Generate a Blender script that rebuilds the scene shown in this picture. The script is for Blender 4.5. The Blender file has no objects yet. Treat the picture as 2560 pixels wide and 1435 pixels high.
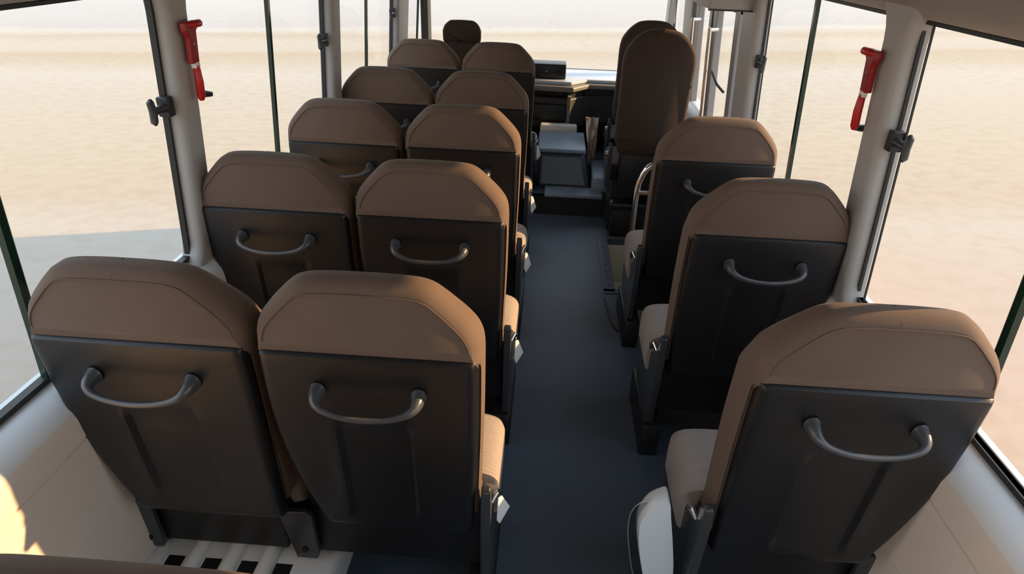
import bpy, bmesh, math
from mathutils import Vector, Matrix
C = bpy.context.scene.collection
SC = bpy.context.scene
# ------------------------------------------------------------------ camera
def cam_axes(p, yw, r):
    F = Vector((math.sin(yw)*math.cos(p), math.cos(yw)*math.cos(p), -math.sin(p)))
    r0 = Vector((math.cos(yw), -math.sin(yw), 0)); u0 = r0.cross(F)
    c, s = math.cos(r), math.sin(r)
    return F, c*r0+s*u0, -s*r0+c*u0
PITCH, YAW, ROLL = .503, -.048, .037
F_, R_, U_ = cam_axes(PITCH, YAW, ROLL)
cd = bpy.data.cameras.new('camera'); cam = bpy.data.objects.new('camera', cd); C.objects.link(cam)
cam.matrix_world = Matrix(((R_.x, U_.x, -F_.x, 0), (R_.y, U_.y, -F_.y, 0), (R_.z, U_.z, -F_.z, 1.65), (0, 0, 0, 1)))
cd.sensor_fit = 'HORIZONTAL'; cd.sensor_width = 36; cd.lens = 36*1595/2560; cd.clip_start = .02; cd.clip_end = 400
SC.camera = cam
# ------------------------------------------------------------------ light
SC.view_settings.view_transform = 'Standard'; SC.view_settings.look = 'None'
SC.view_settings.gamma = 1; SC.view_settings.exposure = 0.0
w = bpy.data.worlds.new('sky'); SC.world = w; w.use_nodes = True
nt = w.node_tree; nt.nodes.clear()
out = nt.nodes.new('ShaderNodeOutputWorld'); bg = nt.nodes.new('ShaderNodeBackground')
tc = nt.nodes.new('ShaderNodeTexCoord'); sx = nt.nodes.new('ShaderNodeSeparateXYZ'); cr = nt.nodes.new('ShaderNodeValToRGB')
nt.links.new(tc.outputs['Generated'], sx.inputs[0]); nt.links.new(sx.outputs['Z'], cr.inputs[0])
e = cr.color_ramp.elements
e[0].position = 0; e[0].color = (1.0, .93, .86, 1); e[1].position = 1; e[1].color = (.62, .82, 1.1, 1)
a = cr.color_ramp.elements.new(.25); a.color = (.86, .93, 1.0, 1)
nt.links.new(cr.outputs[0], bg.inputs[0]); bg.inputs[1].default_value = 2.0
nt.links.new(bg.outputs[0], out.inputs[0])
sd = bpy.data.lights.new('sun', 'SUN'); sun = bpy.data.objects.new('sun', sd); C.objects.link(sun)
sd.energy = 9.5; sd.color = (1, .60, .28); sd.angle = math.radians(.8)
EL, AZ = math.radians(19.7), math.radians(12)      # low sun on the right, a little ahead
sdir = Vector((math.cos(EL)*math.cos(AZ), math.cos(EL)*math.sin(AZ), math.sin(EL)))
sun.rotation_euler = sdir.to_track_quat('Z', 'Y').to_euler()

# ------------------------------------------------------------------ materials
def mat(name, col, rough=.6, metal=0, spec=.5, noise=None, bump=None, wave=None, sheen=0, alpha=None):
    m = bpy.data.materials.new(name); m.use_nodes = True
    n = m.node_tree.nodes; l = m.node_tree.links; b = n['Principled BSDF']
    b.inputs['Base Color'].default_value = (*col, 1); b.inputs['Roughness'].default_value = rough
    b.inputs['Metallic'].default_value = metal; b.inputs['Specular IOR Level'].default_value = spec
    if sheen: b.inputs['Sheen Weight'].default_value = sheen; b.inputs['Sheen Roughness'].default_value = .4
    t = n.new('ShaderNodeTexCoord')
    if noise:
        sc, amt = noise
        z = n.new('ShaderNodeTexNoise'); z.inputs['Scale'].default_value = sc; z.inputs['Detail'].default_value = 6
        l.new(t.outputs['Object'], z.inputs['Vector'])
        mx = n.new('ShaderNodeMix'); mx.data_type = 'RGBA'
        mx.inputs[6].default_value = (*[c*(1-amt) for c in col], 1); mx.inputs[7].default_value = (*[min(1, c*(1+amt)) for c in col], 1)
        l.new(z.outputs['Fac'], mx.inputs[0]); l.new(mx.outputs[2], b.inputs['Base Color'])
    if bump:
        sc, st = bump
        z2 = n.new('ShaderNodeTexNoise'); z2.inputs['Scale'].default_value = sc; z2.inputs['Detail'].default_value = 3
        l.new(t.outputs['Object'], z2.inputs['Vector'])
        bp = n.new('ShaderNodeBump'); bp.inputs['Strength'].default_value = st; bp.inputs['Distance'].default_value = .002
        src = z2.outputs['Fac']
        if wave:
            wv = n.new('ShaderNodeTexWave'); wv.bands_direction = 'Y'; wv.inputs['Scale'].default_value = wave
            wv.inputs['Distortion'].default_value = 1.5; wv.inputs['Detail'].default_value = 1
            l.new(t.outputs['Object'], wv.inputs['Vector']); ad = n.new('ShaderNodeMath'); ad.operation = 'ADD'
            l.new(z2.outputs['Fac'], ad.inputs[0]); l.new(wv.outputs['Fac'], ad.inputs[1]); src = ad.outputs[0]
        l.new(src, bp.inputs['Height']); l.new(bp.outputs[0], b.inputs['Normal'])
    return m
M = {}
M['fabric'] = mat('brown_upholstery', (.136, .096, .073), .85, spec=.25, noise=(9, .10), bump=(900, .35), sheen=.08)
M['fabric_dark'] = mat('dark_brown_upholstery', (.055, .038, .029), .85, spec=.25, noise=(9, .12), bump=(900, .35), sheen=.05)
M['cushion'] = mat('ribbed_cushion_fabric', (.34, .30, .275), .9, spec=.2, noise=(60, .12), bump=(700, .5), wave=26, sheen=.2)
M['piping'] = mat('piping_fabric', (.13, .085, .06), .8)
M['plastic'] = mat('charcoal_plastic', (.009, .0095, .011), .36, spec=.5, noise=(5, .08), bump=(1500, .12))
M['handle'] = mat('grey_handle_plastic', (.065, .069, .076), .28, spec=.6)
M['black'] = mat('black_plastic', (.010, .011, .012), .45)
M['bolt'] = mat('black_bolt', (.003, .003, .003), .6)
M['shield'] = mat('side_shield_plastic', (.035, .040, .045), .32)
M['chrome'] = mat('chrome', (.8, .8, .8), .12, 1)
M['tag'] = mat('white_paper', (.85, .85, .84), .6)
M['wall'] = mat('beige_grey_wall_panel', (.76, .68, .60), .55, noise=(3, .03), bump=(600, .08))
M['pillar'] = mat('grey_pillar_trim', (.41, .405, .39), .5, noise=(4, .03), bump=(600, .06))
M['sill'] = mat('skylit_window_sill', (.74, .76, .76), .35)  # cooler than the wall: window light on the sill put into its colour
M['head'] = mat('grey_headliner', (.33, .31, .28), .7, noise=(6, .05))
M['rubber'] = mat('black_rubber', (.012, .015, .015), .5)
M['aluminium'] = mat('dull_aluminium', (.42, .43, .42), .4, .6)
M['red'] = mat('red_plastic', (.55, .012, .012), .35)
M['redd'] = mat('deep_red_plastic', (.32, .01, .01), .4)
M['cream'] = mat('cream_plastic', (.78, .78, .74), .45, noise=(4, .03))
M['creamwell'] = mat('cream_step_well', (.62, .62, .50), .5, noise=(6, .06))
M['white'] = mat('white_glossy_plastic', (.62, .68, .72), .25, spec=.6)
M['vinyl_top'] = mat('blue_grey_vinyl', (.24, .31, .39), .45, noise=(40, .1), bump=(300, .1))
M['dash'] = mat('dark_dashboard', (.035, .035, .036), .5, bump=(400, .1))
M['dashtop'] = mat('skylit_dashboard_top', (.48, .57, .66), .35)  # sky light falling on the top is put into this pale blue
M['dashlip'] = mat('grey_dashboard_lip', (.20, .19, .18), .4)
M['paper'] = mat('crumpled_film', (.78, .68, .58), .5, noise=(20, .12))
def floor_mat():
    m = mat('blue_grey_vinyl_floor', (.066, .092, .124), .42, noise=(3.5, .14), bump=(350, .25)); return m
M['floor'] = floor_mat()
M['screw'] = mat('dark_screw', (.01, .012, .016), .4)
M['doorframe'] = mat('grey_door_frame', (.26, .265, .27), .4, noise=(5, .05))
M['bluetrim'] = mat('blue_grey_strip', (.075, .095, .12), .35)

def glass(name, tint, gl=.05):
    m = bpy.data.materials.new(name); m.use_nodes = True
    n = m.node_tree.nodes; l = m.node_tree.links; n.clear()
    o = n.new('ShaderNodeOutputMaterial'); mx = n.new('ShaderNodeMixShader')
    t = n.new('ShaderNodeBsdfTransparent'); t.inputs[0].default_value = (*tint, 1)
    g = n.new('ShaderNodeBsdfGlossy'); g.inputs['Roughness'].default_value = .02
    f = n.new('ShaderNodeLayerWeight'); f.inputs[0].default_value = .5      # same from both sides of the pane
    p5 = n.new('ShaderNodeMath'); p5.operation = 'POWER'; p5.inputs[1].default_value = 5
    k = n.new('ShaderNodeMath'); k.operation = 'MULTIPLY_ADD'; k.inputs[1].default_value = .12; k.inputs[2].default_value = .010
    l.new(f.outputs['Facing'], p5.inputs[0]); l.new(p5.outputs[0], k.inputs[0]); l.new(k.outputs[0], mx.inputs[0]); l.new(t.outputs[0], mx.inputs[1]); l.new(g.outputs[0], mx.inputs[2]); l.new(mx.outputs[0], o.inputs[0])
    return m
M['glass'] = glass('window_glass', (.99, .995, .99))
M['film'] = glass('clear_plastic_film', (.80, .82, .84))
M['greenbar'] = mat('green_glass_edge', (.012, .035, .022), .15)

# ------------------------------------------------------------------ helpers
def tag(o, label=None, cat=None, group=None, kind=None):
    if label: o['label'] = label
    if cat: o['category'] = cat
    if group: o['group'] = group
    if kind: o['kind'] = kind
    return o
def empty(name, loc=(0, 0, 0), rz=0):
    o = bpy.data.objects.new(name, None); C.objects.link(o); o.location = loc; o.rotation_euler.z = rz
    o.empty_display_size = .05; return o
def obj(name, bm, m, parent=None, smooth=True, bevel=0, loc=None):
    bmesh.ops.recalc_face_normals(bm, faces=bm.faces)
    me = bpy.data.meshes.new(name); bm.to_mesh(me); bm.free()
    o = bpy.data.objects.new(name, me); C.objects.link(o); me.materials.append(M[m])
    if smooth:
        for p in me.polygons: p.use_smooth = True
        me.set_sharp_from_angle(angle=math.radians(38))
    if bevel:
        b = o.modifiers.new('bevel', 'BEVEL'); b.width = bevel; b.segments = 3; b.limit_method = 'ANGLE'
    if parent: o.parent = parent
    if loc: o.location = loc
    return o
def box(bm, x0, x1, y0, y1, z0, z1):
    v = [bm.verts.new(p) for p in ((x0, y0, z0), (x1, y0, z0), (x1, y1, z0), (x0, y1, z0), (x0, y0, z1), (x1, y0, z1), (x1, y1, z1), (x0, y1, z1))]
    for f in ((0, 3, 2, 1), (4, 5, 6, 7), (0, 1, 5, 4), (1, 2, 6, 5), (2, 3, 7, 6), (3, 0, 4, 7)): bm.faces.new([v[i] for i in f])
def B(*a):
    bm = bmesh.new(); box(bm, *a); return bm
def loft(bm, rings, cap=True, closed=True):
    vs = [[bm.verts.new(p) for p in r] for r in rings]
    n = len(rings[0])
    for a, b in zip(vs, vs[1:]):
        for i in range(n if closed else n-1):
            j = (i+1) % n; bm.faces.new((a[i], a[j], b[j], b[i]))
    if cap and closed:
        bm.faces.new(vs[0][::-1]); bm.faces.new(vs[-1])
    return vs
def catmull(pts, k=8, closed=False):
    P = [Vector(p) for p in pts]; n = len(P); o = []
    for i in range(n if closed else n-1):
        g = lambda j: P[j % n] if closed else P[max(0, min(n-1, j))]
        p0, p1, p2, p3 = g(i-1), g(i), g(i+1), g(i+2)
        for s in range(k):
            t = s/k
            o.append(.5*((2*p1)+(p2-p0)*t+(2*p0-5*p1+4*p2-p3)*t*t+(3*p1-p0-3*p2+p3)*t**3))
    if not closed: o.append(P[-1])
    return o
def tube(bm, pts, r, n=12, cap=True, flat=None):
    P = [Vector(p) for p in pts]; rings = []
    N = len(P); rr = r if isinstance(r, (list, tuple)) else [r]*N
    up = None
    for i in range(N):
        d = (P[min(i+1, N-1)]-P[max(i-1, 0)]).normalized()
        if up is None:
            up = Vector((0, 0, 1)) if abs(d.z) < .9 else Vector((1, 0, 0))
        s = d.cross(up).normalized(); up = s.cross(d).normalized()
        rad = rr[i] if isinstance(rr[i], (tuple, list)) else (rr[i], rr[i])
        rings.append([P[i]+s*rad[0]*math.cos(2*math.pi*k/n)+up*rad[1]*math.sin(2*math.pi*k/n) for k in range(n)])
    loft(bm, rings, cap); return bm
def T(pts, r, n=12):
    bm = bmesh.new(); tube(bm, pts, r, n); return bm
def prism(poly, axis, a, b):
    """poly: 2-D outline, extruded along axis from a to b"""
    bm = bmesh.new()
    def P(u, v, w): return {'x': (w, u, v), 'y': (u, w, v), 'z': (u, v, w)}[axis]
    loft(bm, [[P(u, v, a) for u, v in poly], [P(u, v, b) for u, v in poly]]); return bm
def rbox(x0, x1, y0, y1, z0, z1, r=.02, seg=4, sub=0):
    """box with rounded vertical profile on every edge"""
    bm = B(x0, x1, y0, y1, z0, z1)
    bmesh.ops.bevel(bm, geom=bm.edges[:]+bm.verts[:], offset=r, segments=seg, profile=.5, affect='EDGES'); return bm
def children(o): return [c for c in bpy.data.objects if c.parent == o]
def copy_tree(o, parent=None):
    c = o.copy(); C.objects.link(c)
    if parent: c.parent = parent
    for ch in children(o): copy_tree(ch, c)
    return c
def interp(tab, z):
    if z <= tab[0][0]: return tab[0][1]
    for (a, va), (b, vb) in zip(tab, tab[1:]):
        if z <= b: return va+(vb-va)*(z-a)/(b-a)
    return tab[-1][1]

# ------------------------------------------------------------------ shell of the bus
LEAN = .073; Y0, Y1 = -.85, 5.42
def XL(z): return -(1.060-LEAN*(z-.914))
def XR(z): return .916-LEAN*(z-.914)
ZS, ZT = .752, 1.508
def tilt_ground():
    # sand outside: lies 0.6 m below the floor and falls gently to one side
    bm = bmesh.new(); N = 60; S = 140
    g = [[bm.verts.new((S*math.copysign(abs(i/N*2-1)**2, i/N*2-1), S*math.copysign(abs(j/N*2-1)**2, j/N*2-1)+3, 0)) for i in range(N+1)] for j in range(N+1)]
    for j in range(N):
        for i in range(N): bm.faces.new((g[j][i], g[j][i+1], g[j+1][i+1], g[j+1][i]))
    m = bpy.data.materials.new('desert_sand'); m.use_nodes = True; n = m.node_tree.nodes; l = m.node_tree.links; b = n['Principled BSDF']
    b.inputs['Roughness'].default_value = .95; b.inputs['Specular IOR Level'].default_value = .1
    t = n.new('ShaderNodeTexCoord'); mp = n.new('ShaderNodeMapping'); mp.inputs['Rotation'].default_value[2] = YAW
    l.new(t.outputs['Object'], mp.inputs['Vector'])
    sp = n.new('ShaderNodeSeparateXYZ'); l.new(mp.outputs[0], sp.inputs[0])
    # long ripples run across the view: noise stretched sideways bends them
    mp2 = n.new('ShaderNodeMapping'); mp2.inputs['Scale'].default_value = (.10, .25, 1); l.new(mp.outputs[0], mp2.inputs['Vector'])
    nz = n.new('ShaderNodeTexNoise'); nz.inputs['Scale'].default_value = 1.6; nz.inputs['Detail'].default_value = 3; l.new(mp2.outputs[0], nz.inputs['Vector'])
    def mth(op, a, bb, c=None):
        q = n.new('ShaderNodeMath'); q.operation = op
        for i, v in enumerate((a, bb, c)):
            if v is None: continue
            if isinstance(v, (int, float)): q.inputs[i].default_value = v
            else: l.new(v, q.inputs[i])
        return q.outputs[0]
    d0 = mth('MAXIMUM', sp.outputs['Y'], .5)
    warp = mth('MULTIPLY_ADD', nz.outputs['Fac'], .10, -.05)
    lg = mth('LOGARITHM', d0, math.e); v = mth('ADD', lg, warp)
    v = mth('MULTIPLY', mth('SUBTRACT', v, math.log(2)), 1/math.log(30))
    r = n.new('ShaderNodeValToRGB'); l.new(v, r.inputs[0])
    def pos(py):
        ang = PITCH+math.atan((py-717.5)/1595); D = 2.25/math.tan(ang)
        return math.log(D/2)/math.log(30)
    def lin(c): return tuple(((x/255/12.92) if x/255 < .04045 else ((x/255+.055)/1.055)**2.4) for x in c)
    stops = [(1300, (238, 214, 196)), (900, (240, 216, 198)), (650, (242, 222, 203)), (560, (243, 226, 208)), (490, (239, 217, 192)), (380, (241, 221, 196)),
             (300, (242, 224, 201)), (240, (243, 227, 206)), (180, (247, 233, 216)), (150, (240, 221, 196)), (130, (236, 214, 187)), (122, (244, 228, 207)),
             (98, (246, 231, 212)), (84, (238, 219, 194)), (76, (246, 233, 214)), (68, (250, 242, 232)), (60, (238, 230, 222)), (40, (242, 234, 228)), (0, (246, 240, 234)), (-80, (248, 243, 240))]  # farthest stops: hazy, sky-like white put into the sand colour
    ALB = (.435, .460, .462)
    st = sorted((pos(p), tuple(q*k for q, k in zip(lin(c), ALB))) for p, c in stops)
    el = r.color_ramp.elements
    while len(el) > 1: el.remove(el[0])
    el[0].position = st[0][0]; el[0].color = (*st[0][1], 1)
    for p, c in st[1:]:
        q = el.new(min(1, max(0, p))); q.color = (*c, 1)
    # scattered darker grains and pebbles
    mp3 = n.new('ShaderNodeMapping'); mp3.inputs['Scale'].default_value = (1, 1.3, 1); l.new(mp.outputs[0], mp3.inputs['Vector'])
    n3 = n.new('ShaderNodeTexNoise'); n3.inputs['Scale'].default_value = 5; n3.inputs['Detail'].default_value = 5; l.new(mp3.outputs[0], n3.inputs['Vector'])
    r3 = n.new('ShaderNodeValToRGB'); r3.color_ramp.elements[0].position = .38; r3.color_ramp.elements[0].color = (.88, .85, .80, 1)
    r3.color_ramp.elements[1].position = .55; r3.color_ramp.elements[1].color = (1, 1, 1, 1); l.new(n3.outputs['Fac'], r3.inputs[0])
    n4 = n.new('ShaderNodeTexNoise'); n4.inputs['Scale'].default_value = .35; l.new(mp.outputs[0], n4.inputs['Vector'])
    mx = n.new('ShaderNodeMix'); mx.data_type = 'RGBA'; mx.blend_type = 'MULTIPLY'
    l.new(mth('MULTIPLY', n4.outputs['Fac'], .9), mx.inputs[0]); l.new(r.outputs[0], mx.inputs[6]); l.new(r3.outputs[0], mx.inputs[7])
    l.new(mx.outputs[2], b.inputs['Base Color'])
    bp = n.new('ShaderNodeBump'); bp.inputs['Strength'].default_value = .25; bp.inputs['Distance'].default_value = .02
    l.new(n3.outputs['Fac'], bp.inputs['Height']); l.new(bp.outputs[0], b.inputs['Normal'])
    M['sand'] = m
    o = obj('ground', bm, 'sand'); o['kind'] = 'structure'
    o.location = (0, 0, -.60); o.rotation_euler = (0, -ROLL*1.0, 0)
    return o
ground = tilt_ground()

def floor():
    bm = bmesh.new()
    for x0, x1, y0, y1 in ((-1.0, .40, Y0, 4.06), (.40, .86, Y0, 3.02), (.40, .86, 3.70, 4.06)):
        box(bm, x0, x1, y0, y1, -.04, 0)
    o = obj('floor', bm, 'floor', smooth=False); o['kind'] = 'structure'
    o2 = obj('floor', B(-1.0, .86, 4.06, Y1, .09, .13), 'floor', smooth=False); o2['kind'] = 'structure'
    bm = B(-1.0, .86, 4.05, 4.09, -.04, .13)
    o = obj('trim_1', bm, 'black', smooth=False); o['kind'] = 'structure'
floor()
def side_wall(name, s, X, xin):
    """lower side wall from floor to sill, s = outward sign"""
    xo = X(ZS)
    prof = [(xin, -.04), (xin, .412), (xin+s*.003, .414), (xin+s*.003, .417), (xin, .419), (xin, .620), (xin+s*.005, .622), (xin+s*.005, .627), (xin, .629),
            (xin, .680), (xin+s*.004, .700), (xin+s*.014, .718), (xin+s*.030, .734), (xin+s*.048, .745), (xo, .750), (xo+s*.045, .750), (xo+s*.06, -.55), (xo+s*.02, -.55), (xo+s*.02, -.04)]
    bm = prism(prof, 'y', Y0, Y1)
    o = obj(name, bm, 'wall'); o['kind'] = 'structure'
    me = o.data; me.materials.append(M['sill'])
    for p in me.polygons:
        if p.center.z > .69 and abs(p.normal.y) < .5 and p.center.z < .751: p.material_index = 1
    return o
side_wall('wall_left', -1, XL, -1.0)
side_wall('wall_right', 1, XR, .86)
ntrim = [1]
def struct(name, bm, m, **k):
    o = obj(name, bm, m, **k); o['kind'] = 'structure'; return o
def tname(): ntrim[0] += 1; return 'trim_%d' % ntrim[0]
def pillar(s, X, y0, y1, deep=.045, m='pillar'):
    rings = []
    for z, fl in ((.700, .06), (.735, .035), (.765, .012), (.80, 0), (1.45, 0), (1.48, .004), (1.505, .015), (1.54, .04)):
        x = X(z); d = lambda q: x-s*q
        a, b = y0-fl, y1+fl
        arc = [(deep*(1-.0), .030), (deep*.97, .019), (deep*.88, .010), (deep*.72, .004), (deep*.50, .001), (0, 0)]
        rings.append([(x+s*.016, a, z)]+[(d(u), a+v, z) for u, v in arc[::-1]]+[(d(u), b-v, z) for u, v in arc]+[(x+s*.016, b, z)])
    bm = bmesh.new(); loft(bm, rings); return struct(tname(), bm, m)
PL = [(1.69, 1.795), (3.0, 3.135), (4.34, 4.67)]
PR = [(1.68, 1.795), (2.93, 3.175)]
for a, b in PL: pillar(-1, XL, a, b)
for a, b in PR: pillar(1, XR, a, b)
pillar(-1, XL, Y0, -.74); pillar(1, XR, Y0, -.74)
# header rail and roof
def header(s, X):
    x = X(ZT)
    prof = [(x+s*.06, ZT-.002), (x+s*.0, ZT), (x-s*.018, ZT+.004), (x-s*.05, ZT+.03), (x-s*.085, ZT+.075), (x-s*.10, ZT+.13), (x-s*.16, ZT+.15), (x-s*.20, ZT+.19), (x-s*.23, ZT+.30), (x-s*.32, 1.90), (x+s*.06, 1.95)]
    return struct(tname(), prism(prof, 'y', Y0, Y1-.05), 'head')
header(-1, XL); header(1, XR)
struct('ceiling', prism([(-1.10, 1.90), (-.75, 1.88), (0, 1.90), (.62, 1.88), (.95, 1.90), (.95, 2.02), (0, 2.08), (-1.10, 2.02)], 'y', Y0, Y1), 'head')
# rear wall with its window opening
bm = bmesh.new(); box(bm, -1.08, .95, Y0-.06, Y0, -.55, .45); box(bm, -1.08, -.92, Y0-.06, Y0, .45, 1.75); box(bm, .77, .95, Y0-.06, Y0, .45, 1.75); box(bm, -1.08, .95, Y0-.06, Y0, 1.75, 2.0)
struct('wall_back', bm, 'wall', smooth=False)
struct('window_9', B(-.93, .78, Y0-.035, Y0-.029, .44, 1.76), 'glass', smooth=False)

def window(k, s, X, y0, y1, sash=(), latch=None, catch=None, z0=ZS, edge=True):
    w_ = empty('window_%d' % k, (X(z0), (y0+y1)/2, z0)); w_['kind'] = 'structure'
    yc = (y0+y1)/2; xc = X(z0)
    def slab(ya, yb, za, zb, d0, d1):   # box following the lean of the side
        bm_ = bmesh.new()
        r = [[(X(z)-s*d0-xc, ya-yc, z-z0), (X(z)-s*d1-xc, ya-yc, z-z0), (X(z)-s*d1-xc, yb-yc, z-z0), (X(z)-s*d0-xc, yb-yc, z-z0)] for z in (za, zb)]
        loft(bm_, r); return bm_
    obj('pane', slab(y0, y1, z0, ZT, -.017, -.012), 'glass', w_, smooth=False)
    g = .014
    for nm, q in (('gasket', (y0, y1, z0, z0+g)), ('gasket', (y0, y1, ZT-g, ZT)), ('gasket', (y0, y0+g, z0, ZT)), ('gasket', (y1-g, y1, z0, ZT))):
        pass
    bm_ = bmesh.new()
    for q in ((y0, y1, z0, z0+g), (y0, y1, ZT-g*.6, ZT), (y0, y0+g, z0, ZT), (y1-(.006 if edge else .010), y1, z0, ZT)):
        t_ = slab(*q, -.010 if q[0] > y1-.012 and not edge else (-.003 if q[0] > y1-.012 else -.014), .006); me = bpy.data.meshes.new('tmp'); t_.to_mesh(me); t_.free(); bm_.from_mesh(me); bpy.data.meshes.remove(me)
    obj('gasket', bm_, 'rubber', w_, smooth=False)
    if edge:
        obj('sash_frame', slab(y1-.040, y1-.036, z0, ZT, -.004, .001), 'rubber', w_, smooth=False)
        obj('sill_track', slab(y0, y1, z0, z0+.014, -.010, .003), 'aluminium', w_, smooth=False)
    for ys in sash:
        obj('sash_bar', slab(ys-.009, ys+.009, z0, ZT, -.010, .004), 'greenbar', w_, smooth=False)
        obj('sash_glass_edge', slab(ys+.009, ys+.013, z0, ZT, -.010, .002), 'aluminium', w_, smooth=False)
    def lt(y, z, dr, big=True):
        x = X(z)-s*.016-xc; yy = y-yc; zz = z-z0
        b1 = bmesh.new(); box(b1, min(x+s*.02, x-s*.014), max(x+s*.02, x-s*.014), yy-.014, yy+.014, zz-.026, zz+.026)
        o = obj('latch', b1, 'black', w_, bevel=.004)
        kb = bmesh.new()
        tube(kb, [(x, yy, zz), (x, yy+dr*.030, zz), (x, yy+dr*.066, zz)], [.014, .011, .010])
        if big:
            tube(kb, [(x, yy+dr*.066, zz-.033), (x, yy+dr*.070, zz-.026), (x, yy+dr*.066, zz), (x, yy+dr*.070, zz+.026), (x, yy+dr*.066, zz+.033)], [.004, .0095, .010, .0095, .004])
        obj('latch_knob', kb, 'black' if k > 3 and False else 'shield', o)
    if latch: lt(latch[0], latch[1], -1)
    if catch:
        x = X(catch[1])-xc; yy = catch[0]-yc; zz = catch[1]-z0
        obj('catch', T([(x+s*.012, yy, zz), (x-s*.03, yy, zz), (x-s*.048, yy, zz)], [.010, .010, .007]), 'black', w_)
    return w_
window(1, -1, XL, -.74, 1.69, (1.075,), (1.665, 1.220), edge=False)
window(2, -1, XL, 1.795, 3.0, (2.415,), (2.975, 1.215), (1.85, 1.215), edge=False)
window(3, -1, XL, 3.135, 4.34, (3.74,), (4.315, 1.20), edge=False)
window(4, -1, XL, 4.67, 5.22, (), edge=False)
window(5, 1, XR, -.74, 1.68, (1.10,), (1.660, 1.225))
window(6, 1, XR, 1.795, 2.93, (2.40,), (2.912, 1.214), (1.82, 1.215))
window(7, 1, XR, 4.68, 5.26, ())

# ------------------------------------------------------------------ passenger seats
# half widths of the backrest, aisle side and outer side, against height
AIS = [(.36, .208), (.42, .213), (.55, .217), (.70, .221), (.85, .223), (.92, .2225), (.95, .2195), (.975, .2105), (1.0, .194), (1.025, .172), (1.048, .150), (1.066, .128), (1.075, .100)]
OUT = [(.36, .145), (.42, .165), (.50, .190), (.60, .212), (.70, .223), (.78, .226), (.88, .224), (.92, .2225), (.95, .2195), (.975, .2105), (1.0, .194), (1.025, .172), (1.048, .150), (1.066, .128), (1.075, .100)]
def back_outline(k=1):
    pts = []
    for z, _ in OUT[1:]: pts.append((interp(AIS, z), z))
    pts += [(.05, 1.0785), (0, 1.079), (-.05, 1.0785)]
    for z, x in OUT[:0:-1]: pts.append((-x, z))
    c = catmull([(a, 0, b) for a, b in pts], 4)
    return [(p.x*1.03, p.z) for p in c]
def inset2(o, d):
    n = len(o); r = []
    for i in range(n):
        a = Vector(o[i-1]); b = Vector(o[(i+1) % n]); t = (b-a).normalized()
        r.append((o[i][0]-t.y*d, o[i][1]+t.x*d))
    return r
def shear(z): return .10*(.914-z) if z < .914 else .06*(.914-z)
def mirror(o_bm, s):
    if s < 0:
        for v in o_bm.verts: v.co.x *= -1
    return o_bm
def backrest_bm(s, scale=1):
    base = back_outline()
    # counter-clockwise direction test so that a positive inset goes inwards
    ar = sum(base[i][0]*base[(i+1) % len(base)][1]-base[(i+1) % len(base)][0]*base[i][1] for i in range(len(base)))
    sg = 1 if ar > 0 else -1
    rings = []
    def dep(z): return .128 if z < .90 else .128-(z-.90)/.19*.052
    for ins, fy in ((.022, .0), (.018, .025), (.012, .08), (.006, .16), (.002, .26), (0, .36), (0, .50), (0, .66), (.003, .74), (.010, .86), (.018, .95), (.024, 1.0)):
        r = [(a_[0]*k_+b_[0]*(1-k_), a_[1]*k_+b_[1]*(1-k_)) for a_, b_ in zip(inset2(base, sg*ins), inset2(base, sg*ins*.35)) for k_ in (max(0, min(1, (b_[1]-.88)/.06)),)]
        ring = []
        for x, z in r:
            y = fy*dep(z)+shear(z)
            if z < .905 and fy < .1: y += .024*min(1, (.905-z)/.02)
            if fy >= .95 : y += .010*math.sin(max(0, min(1, (z-.45)/.6))*math.pi)
            ring.append((x, y, z))
        rings.append(ring)
    bm = bmesh.new(); vs = loft(bm, rings, cap=False)
    for row in (vs[0], vs[-1]):          # close both faces with a ladder of strips from side to side
        n = len(row)
        for i in range(n//2):
            q = [row[i], row[i+1], row[n-2-i], row[n-1-i]]
            q = list(dict.fromkeys(q))
            if len(q) > 2: bm.faces.new(q)
    return mirror(bm, s)
def panel_bm(s):
    zs = [.362, .366, .374, .388, .40, .412, .43, .47, .52, .57, .62, .67, .70, .725, .74, .752, .77, .80, .83, .86, .885, .900, .908, .912, .9145]
    us = [-1, -.992, -.975, -.95, -.90, -.80, -.65, -.5]
    xs_mid = [-.096, -.084, -.074, -.066, -.04, 0, .04, .066, .074, .084, .096]
    bm = bmesh.new(); g = []
    for z in zs:
        wa = interp(AIS, z)-.003; wo = interp(OUT, z)-.004
        row = [u*wo for u in us]+xs_mid+[-u*wa for u in us[::-1]]
        rr = []
        for i, x in enumerate(row):
            u = x/(wa if x > 0 else wo); e_ = abs(u)
            y = -.011
            y += .0015*(e_**2)
            if e_ > .94: y += .011*((e_-.94)/.06)**2.2
            if e_ >= .999: y += .014
            if z > .905: y += .010*((z-.905)/.0095)**2.0
            if z < .388: y += .016*((.388-z)/.026)**2
            # shallow channel between the two ribs
            ax = abs(x); rx = 0 if ax >= .084 else (1 if ax <= .074 else (.084-ax)/.010)
            rz = 0
            if .40 < z < .752: rz = min(1, (z-.40)/.07, (.752-z)/.05)
            y += .009*rx*rz
            if .084 <= ax <= .096 and rz > 0: y -= .0025*rz
            rr.append(bm.verts.new((x, y+shear(z), z)))
        g.append(rr)
    for a, b in zip(g, g[1:]):
        for i in range(len(a)-1): bm.faces.new((a[i], a[i+1], b[i+1], b[i]))
    # turn the rim forward so the shell has thickness
    r = bmesh.ops.extrude_edge_only(bm, edges=[e for e in bm.edges if e.is_boundary])
    for v in [q for q in r['geom'] if isinstance(q, bmesh.types.BMVert)]: v.co.y += .034 if v.co.z < .90 else .012
    return mirror(bm, s)
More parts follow.
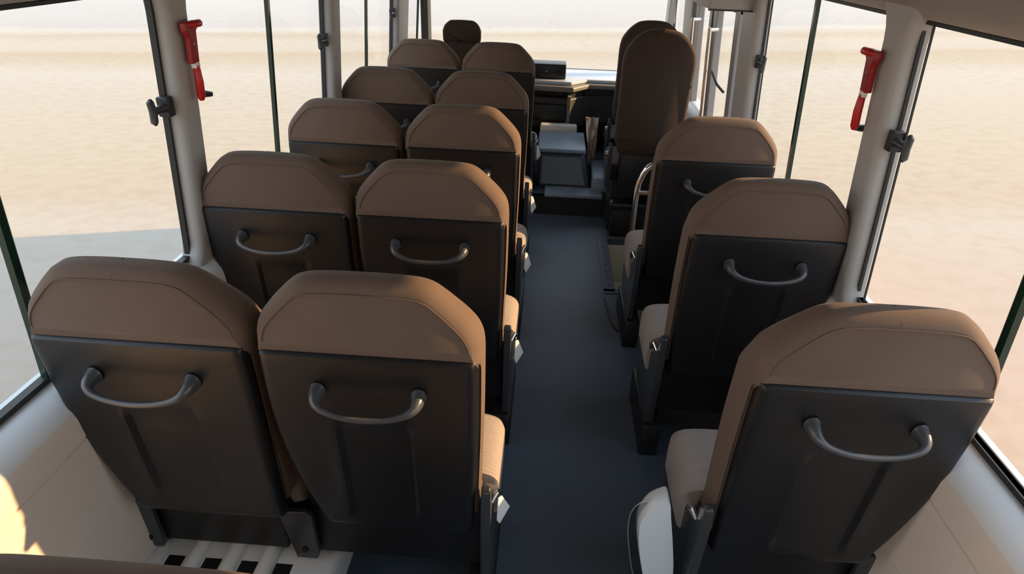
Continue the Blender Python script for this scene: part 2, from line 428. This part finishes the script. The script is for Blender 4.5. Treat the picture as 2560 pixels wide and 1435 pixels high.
def handle_bm():
    pts = catmull([(-.104, -.006, .826), (-.104, -.028, .823), (-.098, -.042, .817), (-.080, -.050, .808), (-.045, -.055, .800), (0, -.057, .797), (.045, -.055, .800), (.080, -.050, .808), (.098, -.042, .817), (.104, -.028, .823), (.104, -.006, .826)], 5)
    n = len(pts); rad = []
    for i in range(n):
        t = abs(i/(n-1)*2-1)
        w_ = .0070+.0125*t**2.4
        rad.append((w_*.85, w_*1.05))
    return T(pts, rad, 14)
def cushion_bm(s, xb=.262):
    # x from outer to aisle, y from back to front
    xa = -.225; rings = []
    prof = [(.17, .30, .43), (.175, .285, .452), (.19, .27, .458), (.26, .265, .460), (.34, .27, .462), (.385, .275, .458), (.410, .29, .446), (.424, .315, .422), (.428, .35, .39)]
    for y, zl, zh in prof:
        ring = []; hw = (xb-xa)/2; cx = (xa+xb)/2; hz = (zh-zl)/2; cz = (zh+zl)/2
        fy = 0 if y < .38 else (y-.38)/.048
        hw2 = hw-.02*fy**2
        for k in range(32):
            t = 2*math.pi*k/32; c_, s_ = math.cos(t), math.sin(t)
            ring.append((cx+hw2*math.copysign(abs(c_)**.32, c_), y, cz+hz*math.copysign(abs(s_)**.42, s_)))
        rings.append(ring)
    bm = bmesh.new(); loft(bm, rings); return mirror(bm, s)
def seat(s, bracket_x, kind):
    t = empty('passenger_seat')
    obj('backrest', backrest_bm(s), 'fabric', t)
    pn = obj('back_panel', panel_bm(s), 'plastic', t)
    obj('grab_handle', handle_bm(), 'handle', pn)
    # piping along the rear edge of the headrest and the short centre seam
    base = [(x, z) for x, z in back_outline() if z > .93]
    ar = inset2(base, .0)
    pts = []
    for i, (x, z) in enumerate(base):
        a = Vector(base[max(i-1, 0)]); b = Vector(base[min(i+1, len(base)-1)]); d = (b-a).normalized()
        nx, nz = -d.y, d.x
        sg = 1 if (nx*(-x)+nz*(.9-z)) > 0 else -1
        pts.append(((x+sg*nx*.0225)*(1 if s > 0 else -1), shear(z)-.0004, z+sg*nz*.0225))
    obj('piping', T(pts, .0013, 6), 'piping', t)
    obj('top_seam', T([(-.004, -.001+shear(1.05), 1.056), (-.004, .006+shear(1.06), 1.066), (-.004, .015+shear(1.07), 1.0725), (-.004, .032+shear(1.08), 1.0755), (-.004, .05+shear(1.08), 1.0797)], .0011, 6), 'piping', t)
    obj('seat_cushion', cushion_bm(s, .222 if kind == 'window' else .262), 'cushion', t)
    S = lambda bm: mirror(bm, s)
    # side shield on the aisle side
    poly = [(.035, .525), (.052, .532), (.075, .50), (.10, .44), (.16, .385), (.30, .36), (.39, .34), (.415, .28), (.40, .19), (.34, .135), (.10, .125), (.055, .16), (.04, .30), (.030, .44)]
    if kind != 'window':
        obj('side_shield', S(prism(poly, 'x', .228, .250)), 'shield', t, bevel=.005)
        obj('recline_lever', S(T([(.252, .075, .455), (.262, .085, .475), (.264, .10, .462), (.262, .125, .428)], [.006, .009, .009, .004])), 'chrome', t)
    obj('frame_rail', S(B(-.228, .165 if kind == 'window' else .225, .125, .165, .165, .42)), 'black', t, smooth=False, bevel=.006)
    obj('seat_pan', S(B(-.215, .215, .17, .40, .20, .265)), 'black', t, smooth=False, bevel=.01)
    for xa, xb in ((.155, .203) if kind == 'window' else (.190, .258), (-.258, -.20)):
        obj('leg', S(rbox(xa, xb, .062 if xb > .25 else .17, .42, 0, .1385, .008, 2)), 'black', t)
        obj('leg_bracket', S(prism([(.17, .1385), (.36, .1385), (.32, .26), (.20, .26)], 'x', xa+.012, xb-.012)), 'black', t, bevel=.003)
    bx0, bx1 = bracket_x
    bb = prism([(bx0+.004, .352), (bx1-.016, .352), (bx1, .335), (bx1, .19), (bx1-.008, .165), (bx0+.02, .165), (bx0, .32)], 'y', .088, .104)
    for v in bb.verts: v.co.y += .06*(.35-v.co.z)
    br = obj('pivot_bracket', S(bb), 'shield', t, bevel=.003)
    cxb = (bx0+bx1)/2
    obj('bolt', S(T([(cxb+.006, .0995, .205), (cxb+.006, .092, .205)], [.009, .009])), 'bolt', br)
    return t
YR = [1.018, 1.722, 2.42, 3.12, 4.075]
XA, XW, XRR = -.333, -.802, .656
ordn = ['first', 'second', 'third', 'fourth', 'fifth']
def tag_white(parent, s, big):
    bm = bmesh.new()
    a = [(.263*s, .112, .43), (.270*s, .125, .425), (.290*s, .16, .35), (.268*s, .125, .325), (.262*s, .108, .355)]
    loft(bm, [[(x, y, z) for x, y, z in a], [(x+s*.002, y, z+.001) for x, y, z in a]])
    return obj('belt_tag', bm, 'tag', parent, smooth=False)
protoA = seat(1, (-.292, -.208), 'aisle'); tgA = tag_white(protoA, 1, True); tgA['label'] = 'white paper tag hanging at the seat side'
protoW = seat(1, (-.245, -.165), 'window')
protoR = seat(-1, (-.25, -.17), 'single')
la = ['brown aisle seat nearest the camera left of the aisle, its frame above the ribbed cover',
      'brown aisle seat left of the aisle, second row from the camera, handle in full view',
      'brown aisle seat left of the aisle, third row from the camera, handle hidden',
      'brown aisle seat left of the aisle, fourth row from the camera',
      'dark brown aisle seat left of the aisle, frontmost row, just behind the radio']
lw = ['brown window seat nearest the camera at the left wall, with sunlit right shoulder',
      'brown window seat in the second row on the left, beside the hammer pillar',
      'brown window seat in the third row from the camera on the left',
      'brown window seat in the fourth row from the camera on the left',
      'dark brown window seat in the frontmost left row, behind the driver seat']
lr = ['tan single seat nearest the camera on the right, grey seat cushion showing beside it',
      'tan single seat in the middle of the three on the right side',
      'tan single seat farthest of the three on the right, beside the chrome rail']
for i, y in enumerate(YR):
    for pr, x, labs, g in ((protoA, XA, la, 'brown and charcoal seats on the left of the aisle'), (protoW, XW, lw, 'brown and charcoal seats on the left of the aisle')):
        o = pr if i == 0 else copy_tree(pr)
        o.location = (x, y, 0); tag(o, labs[i], 'bus seat', g)
for i, y in enumerate((1.014, 1.718, 2.42)):
    o = protoR if i == 0 else copy_tree(protoR)
    o.location = (XRR, y, 0); tag(o, lr[i], 'bus seat', 'single seats on the right of the aisle')
def drop_leg(root, test):
    for c in children(root):
        if c.name.split('.')[0] == 'leg' and test(sum(v.co.x for v in c.data.vertices)/len(c.data.vertices)): bpy.data.objects.remove(c)
# the seat behind, of which only the top edge shows
o = copy_tree(protoA); o.location = (-.425, .349, 0); o.scale.x = 1.22
tag(o, 'reddish brown seat whose headrest top only just shows along the bottom left edge', 'bus seat', 'rearmost seats')
# the nearest pair and the seat behind stand with these feet on the wheel arch cover
drop_leg(o, lambda x: True); drop_leg(protoA, lambda x: x < 0); drop_leg(protoW, lambda x: True)

# ------------------------------------------------------------------ driver and guide seats
def tall_back(name, w0, w1, z0, z1, depth, rnd, m, parent, taper=.02):
    pts = []
    N = 10
    hw = w1/2; hb = w0/2
    c_ = min(.05, hb*.3)
    pr = [(hb-c_, z0), (hb-c_*.6, z0+.018), (hb-.003, z0+c_*1.7), (hb, z0+c_*2.5), (max(hb, hw), (z0+z1)/2+.02), (hw, z1-rnd*1.2), (hw-rnd*.28, z1-rnd*.55), (hw-rnd*.75, z1-rnd*.12), (hw-rnd*1.15, z1)]
    pts = pr+[(0, z1+.003)]+[(-x, z) for x, z in pr[::-1]]
    base = [(p.x, p.z) for p in catmull([(a, 0, b) for a, b in pts], 4)]
    rings = []
    for ins, y in ((.02, .0), (.008, .006), (0, .02), (0, depth*.7), (.008, depth*.9), (.03, depth)):
        rings.append([(x, y+.09*(z0-z), z) for x, z in inset2(base, ins)])
    bm = bmesh.new(); loft(bm, rings); return obj(name, bm, m, parent)
def guide_seat(loc, label, dz=0):
    t = empty('guide_seat', loc)
    tall_back('backrest', .385, .385, .55+dz, 1.240+dz, .10, .12, 'fabric_dark', t)
    pts = []
    obj('back_panel', rbox(-.165, .165, -.055, -.005, .60, 1.14, .02, 3), 'fabric_dark', t) if False else None
    obj('seat_cushion', rbox(-.20, .20, .09, .50, .36+dz, .47+dz, .035, 4), 'fabric_dark', t)
    obj('frame', rbox(-.15, .15, .02, .10, .30+dz, .57+dz, .015, 2), 'black', t)
    for s in (-1, 1):
        obj('hinge_cover', prism([(a_, b_+dz) for a_, b_ in ((.0, .60), (.03, .62), (.08, .50), (.16, .42), (.16, .34), (.03, .34))], 'x', s*.205-.012, s*.205+.012), 'shield', t, bevel=.005)
        obj('hinge_cap', T([(s*.215, .045, .545+dz), (s*.232, .045, .545+dz)], [.016, .012]), 'chrome', t)
    obj('pedestal', rbox(-.17, .17, .16, .44, .0, .365+dz, .02, 3), 'black', t)
    return tag(t, label, 'bus seat', 'tall plain-backed guide seats by the door')
guide_seat((.575, 3.655, 0), 'tall plain dark brown guide seat by the door, in front of the single seats')
guide_seat((.615, 4.32, .13), 'dark guide seat mostly hidden ahead of the tall plain one by the door', -.155)
t = empty('driver_seat', (-.637, 4.66, .13))
tall_back('backrest', .44, .40, .34, .86, .11, .09, 'fabric_dark', t)
tall_back('headrest', .262, .262, .80, 1.00, .085, .055, 'fabric_dark', t)
obj('seat_cushion', rbox(-.22, .22, .08, .42, .24, .36, .035, 4), 'fabric_dark', t)
obj('pedestal', rbox(-.16, .16, .08, .38, 0, .25, .02, 3), 'black', t)
tag(t, 'driver seat with small rounded rectangular headrest at the front left', 'bus seat')

# ------------------------------------------------------------------ dashboard and front
t = empty('dashboard', (0, 4.85, .085))
def off(bm, d=(0, -4.85, -.13)):
    bmesh.ops.translate(bm, verts=bm.verts, vec=d); return bm
main = [(-.98, 5.16), (-.34, 5.16), (-.26, 4.90), (.15, 4.86), (.27, 5.02), (.84, 5.02), (.84, 5.40), (-.98, 5.40)]
body = bmesh.new()
for z0, z1, ins in ((.40, .43, .06), (.43, .645, 0)):
    loft(body, [[(x, y+ins*.5, z0) for x, y in main], [(x, y, z1) for x, y in main]])
obj('body', off(body), 'dash', t, bevel=.012)
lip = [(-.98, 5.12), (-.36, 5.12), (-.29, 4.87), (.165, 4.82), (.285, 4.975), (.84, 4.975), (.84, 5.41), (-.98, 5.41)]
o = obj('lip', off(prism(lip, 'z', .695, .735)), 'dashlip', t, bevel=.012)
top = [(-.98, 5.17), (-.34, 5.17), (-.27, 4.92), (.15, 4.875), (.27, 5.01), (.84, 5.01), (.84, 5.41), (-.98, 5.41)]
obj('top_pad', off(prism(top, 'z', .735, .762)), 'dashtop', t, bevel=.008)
neck = [(-.96, 5.22), (-.30, 5.22), (-.24, 4.97), (.10, 4.95), (.13, 4.87), (.26, 5.02), (.83, 5.03), (.83, 5.40), (-.96, 5.40)]
obj('shelf_recess', off(prism(neck, 'z', .645, .695)), 'black', t)
obj('glove_box', off(rbox(-.22, .125, 4.845, 4.90, .475, .60, .012, 2)), 'black', t)
obj('glove_box_lit_wall', off(prism([(.128, .66), (.155, .66), (.155, .455), (.05, .435), (.05, .452), (.128, .47)], 'y', 4.85, 4.885)), 'dashlip', t, bevel=.004)  # light on the recess wall put in as a paler strip
tag(t, 'dark dashboard with stepped grey lip and pale blue sky-lit top at the front', 'dashboard')
t = empty('radio_unit', (-.02, 4.96, .717))
obj('case', rbox(-.15, .125, 0, .17, 0, .108, .008, 2), 'black', t)
obj('fascia', rbox(-.14, .105, -.006, .004, .012, .096, .003, 2), 'screw', t)
for x in (-.10, .055): obj('knob', T([(x, -.006, .050), (x, -.016, .050)], .010), 'black', t)
obj('indicator_light', T([(-.020, -.006, .055), (-.020, -.009, .055)], .0045), 'chrome', t)
for k in range(5): obj('button', rbox(-.07+.024*k, -.055+.024*k, -.009, -.004, .030, .038, .001, 1), 'dash', t)
tag(t, 'black box-shaped radio unit standing on the dashboard behind the front left seats', 'radio')
t = empty('engine_cover', (-.12, 4.31, .13))
bm = bmesh.new()
loft(bm, [[(.06, -.10, 0), (.43, -.10, 0), (.43, .46, 0), (.06, .46, 0)], [(.06, -.07, .12), (.40, -.07, .12), (.40, .46, .12), (.06, .46, .12)], [(.06, -.04, .235), (.375, -.04, .235), (.375, .46, .235), (.06, .46, .235)]])
obj('box', bm, 'bluetrim', t, bevel=.03)
obj('padded_lid', rbox(.055, .385, -.055, .41, .232, .262, .012, 3), 'vinyl_top', t)
obj('rear_ledge', rbox(.06, .33, .42, .50, .235, .30, .01, 2), 'cream', t)
tag(t, 'low boxy engine cover with blue-grey padded lid between driver and guide seats', 'engine cover')
t = empty('platform_step', (.19, 4.06, 0))
obj('tread', rbox(-.19, .195, -.02, .145, .128, .150, .005, 2), 'vinyl_top', t)
obj('riser', B(-.19, .195, -.012, .0, 0, .128), 'black', t, smooth=False)
tag(t, 'shallow step with blue-grey tread at the front end of the aisle', 'step')
t = obj('platform_mat', rbox(.318, .44, 4.16, 4.57, .132, .235, .01, 2), 'vinyl_top'); tag(t, 'raised blue-grey floor platform between the engine cover and the guide seat', 'floor mat')
# crumpled protective film beside the engine cover
bm = bmesh.new(); g = []
import random; random.seed(4)
for j in range(9):
    row = []
    for i in range(7):
        u, v = i/6, j/8
        x = .262+.045*v+u*(.09-.045*v); y = 4.60+.02*math.sin(i*2.1+j)+random.uniform(-.012, .012); z = .235+(.30-.22*abs(u-.45)*(1-v)*0)*(1-v)
        if u < .5: z -= (.5-u)*.12*v
        row.append(bm.verts.new((x, y, z)))
    g.append(row)
for a_, b_ in zip(g, g[1:]):
    for i in range(6): bm.faces.new((a_[i], a_[i+1], b_[i+1], b_[i]))
o = obj('crumpled_paper', bm, 'paper', smooth=False); sm = o.modifiers.new('thick', 'SOLIDIFY'); sm.thickness = .002
tag(o, 'crumpled sheet of brown paper standing right of the engine cover', 'paper')

# ------------------------------------------------------------------ windshield and front corner posts
bm = prism([(-1.08, -.55), (.95, -.55), (.95, .715), (-1.08, .715)], 'y', 5.41, 5.47); struct('wall_front', bm, 'dash', smooth=False)
w_ = empty('window_8', (0, 5.42, .715)); w_['kind'] = 'structure'
bm = bmesh.new(); loft(bm, [[(-1.02, 0, 0), (.90, 0, 0), (.90, .006, 0), (-1.02, .006, 0)], [(-1.0, -.10, .825), (.86, -.10, .825), (.86, -.094, .825), (-1.0, -.094, .825)]])
obj('pane', bm, 'glass', w_, smooth=False)
for xa, xb, nm in ((-1.045, -.985, 0), (.865, .925, 1)):
    bm = bmesh.new(); k = .02 if nm == 0 else -.03
    loft(bm, [[(xa, 5.30, .74), (xb, 5.30, .74), (xb, 5.44, .74), (xa, 5.44, .74)], [(xa+k, 5.20, 1.54), (xb+k, 5.20, 1.54), (xb+k, 5.34, 1.54), (xa+k, 5.34, 1.54)]])
    struct(tname(), bm, 'rubber' if nm == 0 else 'pillar', bevel=.012)
bm = B(-1.02, .90, 5.28, 5.40, 1.52, 1.92); struct(tname(), bm, 'head', smooth=False)

# ------------------------------------------------------------------ folding entrance door on the right
dr = empty('door_1', (XR(.0), 3.8, 0)); dr['kind'] = 'structure'
xc = XR(0)
def dslab(ya, yb, za, zb, d0, d1):
    b_ = bmesh.new(); loft(b_, [[(XR(z)-d0-xc, ya-3.8, z), (XR(z)-d1-xc, ya-3.8, z), (XR(z)-d1-xc, yb-3.8, z), (XR(z)-d0-xc, yb-3.8, z)] for z in (za, zb)]); return b_
for ya, yb in ((3.31, 3.86), (3.885, 4.36)):
    lf = obj('door_leaf', dslab(ya, ya+.075, -.25, 1.50, -.02, .02), 'doorframe', dr, smooth=False, bevel=.006)
    obj('stile', dslab(yb-.085, yb, -.25, 1.50, -.02, .02), 'doorframe', lf, smooth=False, bevel=.006)
    obj('rail', dslab(ya, yb, 1.36, 1.50, -.02, .02), 'doorframe', lf, smooth=False)
    obj('rail', dslab(ya, yb, -.25, .05, -.02, .02), 'doorframe', lf, smooth=False)
    obj('pane', dslab(ya+.07, yb-.08, .05, 1.36, -.003, .003), 'glass', lf, smooth=False)
    obj('gasket', dslab(ya+.070, ya+.082, .05, 1.36, -.012, .012), 'rubber', lf, smooth=False)
    yy = yb-.11-3.8
    obj('pull_rod', T([(XR(z)-.055-xc, yy, z) for z in (.35, .8, 1.25)], .011), 'chrome', lf)
    for z in (.36, 1.24): obj('rod_mount', T([(XR(z)-.055-xc, yy, z), (XR(z)-.01-xc, yy+.03, z)], .013), 'chrome', lf)
obj('seal', dslab(3.862, 3.883, -.25, 1.50, -.03, .024), 'rubber', dr, smooth=False)
obj('strap', T([(XR(1.0)-.03-xc, 3.72-3.8, 1.03), (XR(1.0)-.02-xc, 3.60-3.8, .985), (XR(1.0)-.01-xc, 3.48-3.8, .97)], .007), 'black', dr)
pillar(1, XR, 4.38, 4.68, .04, 'doorframe')
bm = B(XR(.3)-.02, XR(.3)+.05, 3.30, 4.38, -.55, -.25); struct(tname(), bm, 'wall', smooth=False)
t = empty('door_operator_cover', (.74, 3.35, 1.40))
obj('cover', rbox(-.09, .10, -.35, .55, 0, .30, .012, 2), 'pillar', t)
obj('edge_seam', B(-.092, .10, -.352, -.348, -.002, .004), 'rubber', t, smooth=False)
tag(t, 'grey overhead box covering the door mechanism at the top by the entrance door', 'cover')

# step well by the door
w2 = empty('step_well', (.60, 3.36, -.30))
bm = bmesh.new(); box(bm, -.20, .27, -.34, .34, -.02, 0); box(bm, -.22, -.20, -.34, .34, -.02, .262)
box(bm, -.20, .27, -.36, -.34, -.02, .262); box(bm, -.20, .27, .34, .36, -.02, .262)
obj('tray', bm, 'creamwell', w2, smooth=False, bevel=.006)
obj('inner_step', rbox(-.198, .25, -.30, -.06, 0, .10, .008, 2), 'creamwell', w2)
tag(w2, 'cream-coloured door step well sunk into the floor beside the aisle', 'step')
bm = bmesh.new(); box(bm, .345, .408, 3.00, 3.72, 0, .006); box(bm, .345, .86, 2.985, 3.03, 0, .006); box(bm, .408, .86, 3.69, 3.712, 0, .012)
t = obj('well_edging', bm, 'bluetrim', smooth=False, bevel=.002); tag(t, 'dark blue-grey screwed edging strip around the step well', 'edging')
for k in range(8):
    s_ = obj('screw', T([(.376, 3.06+k*.085, .005), (.376, 3.06+k*.085, .008)], [.006, .005]), 'screw', t)
t = obj('floor_strip', T(catmull([(.345, 2.93, .003), (.350, 2.86, .003), (.362, 2.72, .003), (.376, 2.645, .003), (.415, 2.60, .003)], 5), .0042, 8), 'screw')
tag(t, 'thin black curved strip lying on the floor beside the farthest right seat', 'strip')
# chrome hand rail
yr = 2.955
t = empty('hand_rail', (.445, yr, 0))
P_ = catmull([(0, 0, 0), (0, 0, .30), (-.001, 0, .58), (.012, 0, .66), (.040, 0, .712), (.085, 0, .735), (.14, 0, .738), (.28, 0, .738), (.36, 0, .738)], 6)
obj('bent_tube', T(P_, .0135, 14), 'chrome', t)
obj('cross_bar', T([(.004, 0, .585), (.36, 0, .585)], .011), 'chrome', t)
obj('post', T([(.36, 0, 0), (.36, 0, .738)], .0135), 'chrome', t)
for x in (0, .36): obj('base_flange', T([(x, 0, 0), (x, 0, .008)], .028, 16), 'chrome', t)
tag(t, 'curved chrome hand rail by the step well, behind the farthest right seat', 'hand rail')
# black storage box in front of the well
t = empty('battery_box', (.55, 3.80, 0))
obj('box', rbox(-.13, .13, -.07, -.01, 0, .20, .012, 2), 'black', t)
obj('glossy_lid', rbox(-.145, .145, -.085, -.005, .185, .235, .018, 3), 'screw', t)
tag(t, 'low black box with glossy rounded lid at the foot of the tall guide seat', 'box')

# ------------------------------------------------------------------ ribbed cream cover over the wheel arch
t = empty('wheel_arch_cover', (-.74, .90, 0))
bm = rbox(-.26, .235, -.43, .62, 0, .138, .02, 3); obj('cover', bm, 'cream', t)
for k, x in enumerate((-.252, -.147, -.047, .052)):
    rb = bmesh.new(); pts = [(x, -.15, .134), (x, -.12, .142), (x, .56 if k else .22, .142), (x, .59 if k else .26, .134)]
    tube(rb, pts, [(.006, .006), (.021, .019), (.021, .019), (.006, .006)], 12); obj('rib', rb, 'cream', t)
for x in (-.200, -.098, .002, .098):
    obj('vent_slot', rbox(x-.024, x+.024, .02, .215, .132, .1392, .002, 1), 'bolt', t)
tag(t, 'ribbed cream cover with black slots on the floor behind the nearest left seats', 'cover')
# white wrapped fold-up pad at the aisle
t = empty('wrapped_armrest', (.36, 1.10, .0))
bm = bmesh.new()
outl = [(-.012, .0), (-.022, .12), (-.052, .229), (-.075, .33), (-.083, .40), (-.078, .435), (-.063, .468), (-.040, .488), (-.021, .491), (-.010, .44), (.010, .34), (.026, .24), (.030, .12), (.030, .0)]
o2 = [(p.x, p.z) for p in catmull([(a_, 0, b_) for a_, b_ in outl], 4)]
loft(bm, [[(x*.96, 0.0, z*.99) for x, z in o2], [(x, .010, z) for x, z in o2], [(x, .040, z) for x, z in o2], [(x*.96, .050, z*.99) for x, z in o2]])
obj('pad', bm, 'white', t)
fl = [(-.034, .0), (-.046, .12), (-.077, .226), (-.101, .351), (-.104, .407), (-.098, .440), (-.082, .462), (-.062, .470)]
o3 = [(p.x, p.z) for p in catmull([(a_, 0, b_) for a_, b_ in fl], 4)]
o4 = o3+[(-.06, .45), (-.08, .40), (-.07, .33), (-.05, .229), (-.02, .12), (-.01, 0)]
bm = bmesh.new(); loft(bm, [[(x, .018, z) for x, z in o4], [(x, .0195, z) for x, z in o4]]); obj('clear_film', bm, 'film', t)
obj('film_rim', T([(x, .019, z) for x, z in o3], .0013, 6), 'aluminium', t)
tag(t, 'white pad wrapped in clear film, standing at the aisle beside the nearest right seat', 'armrest')

# ------------------------------------------------------------------ emergency hammers
def hammer(s, X, y, label):
    x = X(1.42)-s*.045
    t = empty('emergency_hammer', (x, y, 1.33)); d = -s
    hb = prism([(-.018, -.010), (-.020, .055), (-.034, .075), (-.034, .096), (.030, .096), (.030, .082), (.016, .070), (.014, -.010)], 'x', min(0, d*.020), max(0, d*.020))
    for v in hb.verts: v.co.x += d*(v.co.z)*LEAN
    obj('holder', hb, 'redd', t, bevel=.004)
    obj('hammer_head', T([(d*.020, -.022, .088), (d*.026, .0, .088), (d*.026, .034, .088), (d*.026, .042, .088)], [.007, .010, .010, .006]), 'red', t)
    obj('neck', B(min(d*.006, d*.019), max(d*.006, d*.019), -.010, .012, -.022, -.006), 'tag', t, smooth=False)
    obj('handle', T([(d*.016, 0, -.016), (d*.014, 0, -.024), (d*.014, 0, -.06), (d*.010, .002, -.10), (d*.010, .002, -.110)], [.005, .0095, .011, .011, .006]), 'red', t)
    obj('rivet', T([(d*.018, -.004, .040), (d*.0235, -.004, .040)], .004, 8), 'chrome', t)
    return tag(t, label, 'hammer', 'red emergency hammers')
hammer(-1, XL, 1.748, 'red emergency hammer in its holder on the left window pillar')
hammer(1, XR, 1.775, 'red emergency hammer with separate handle on the right window pillar')
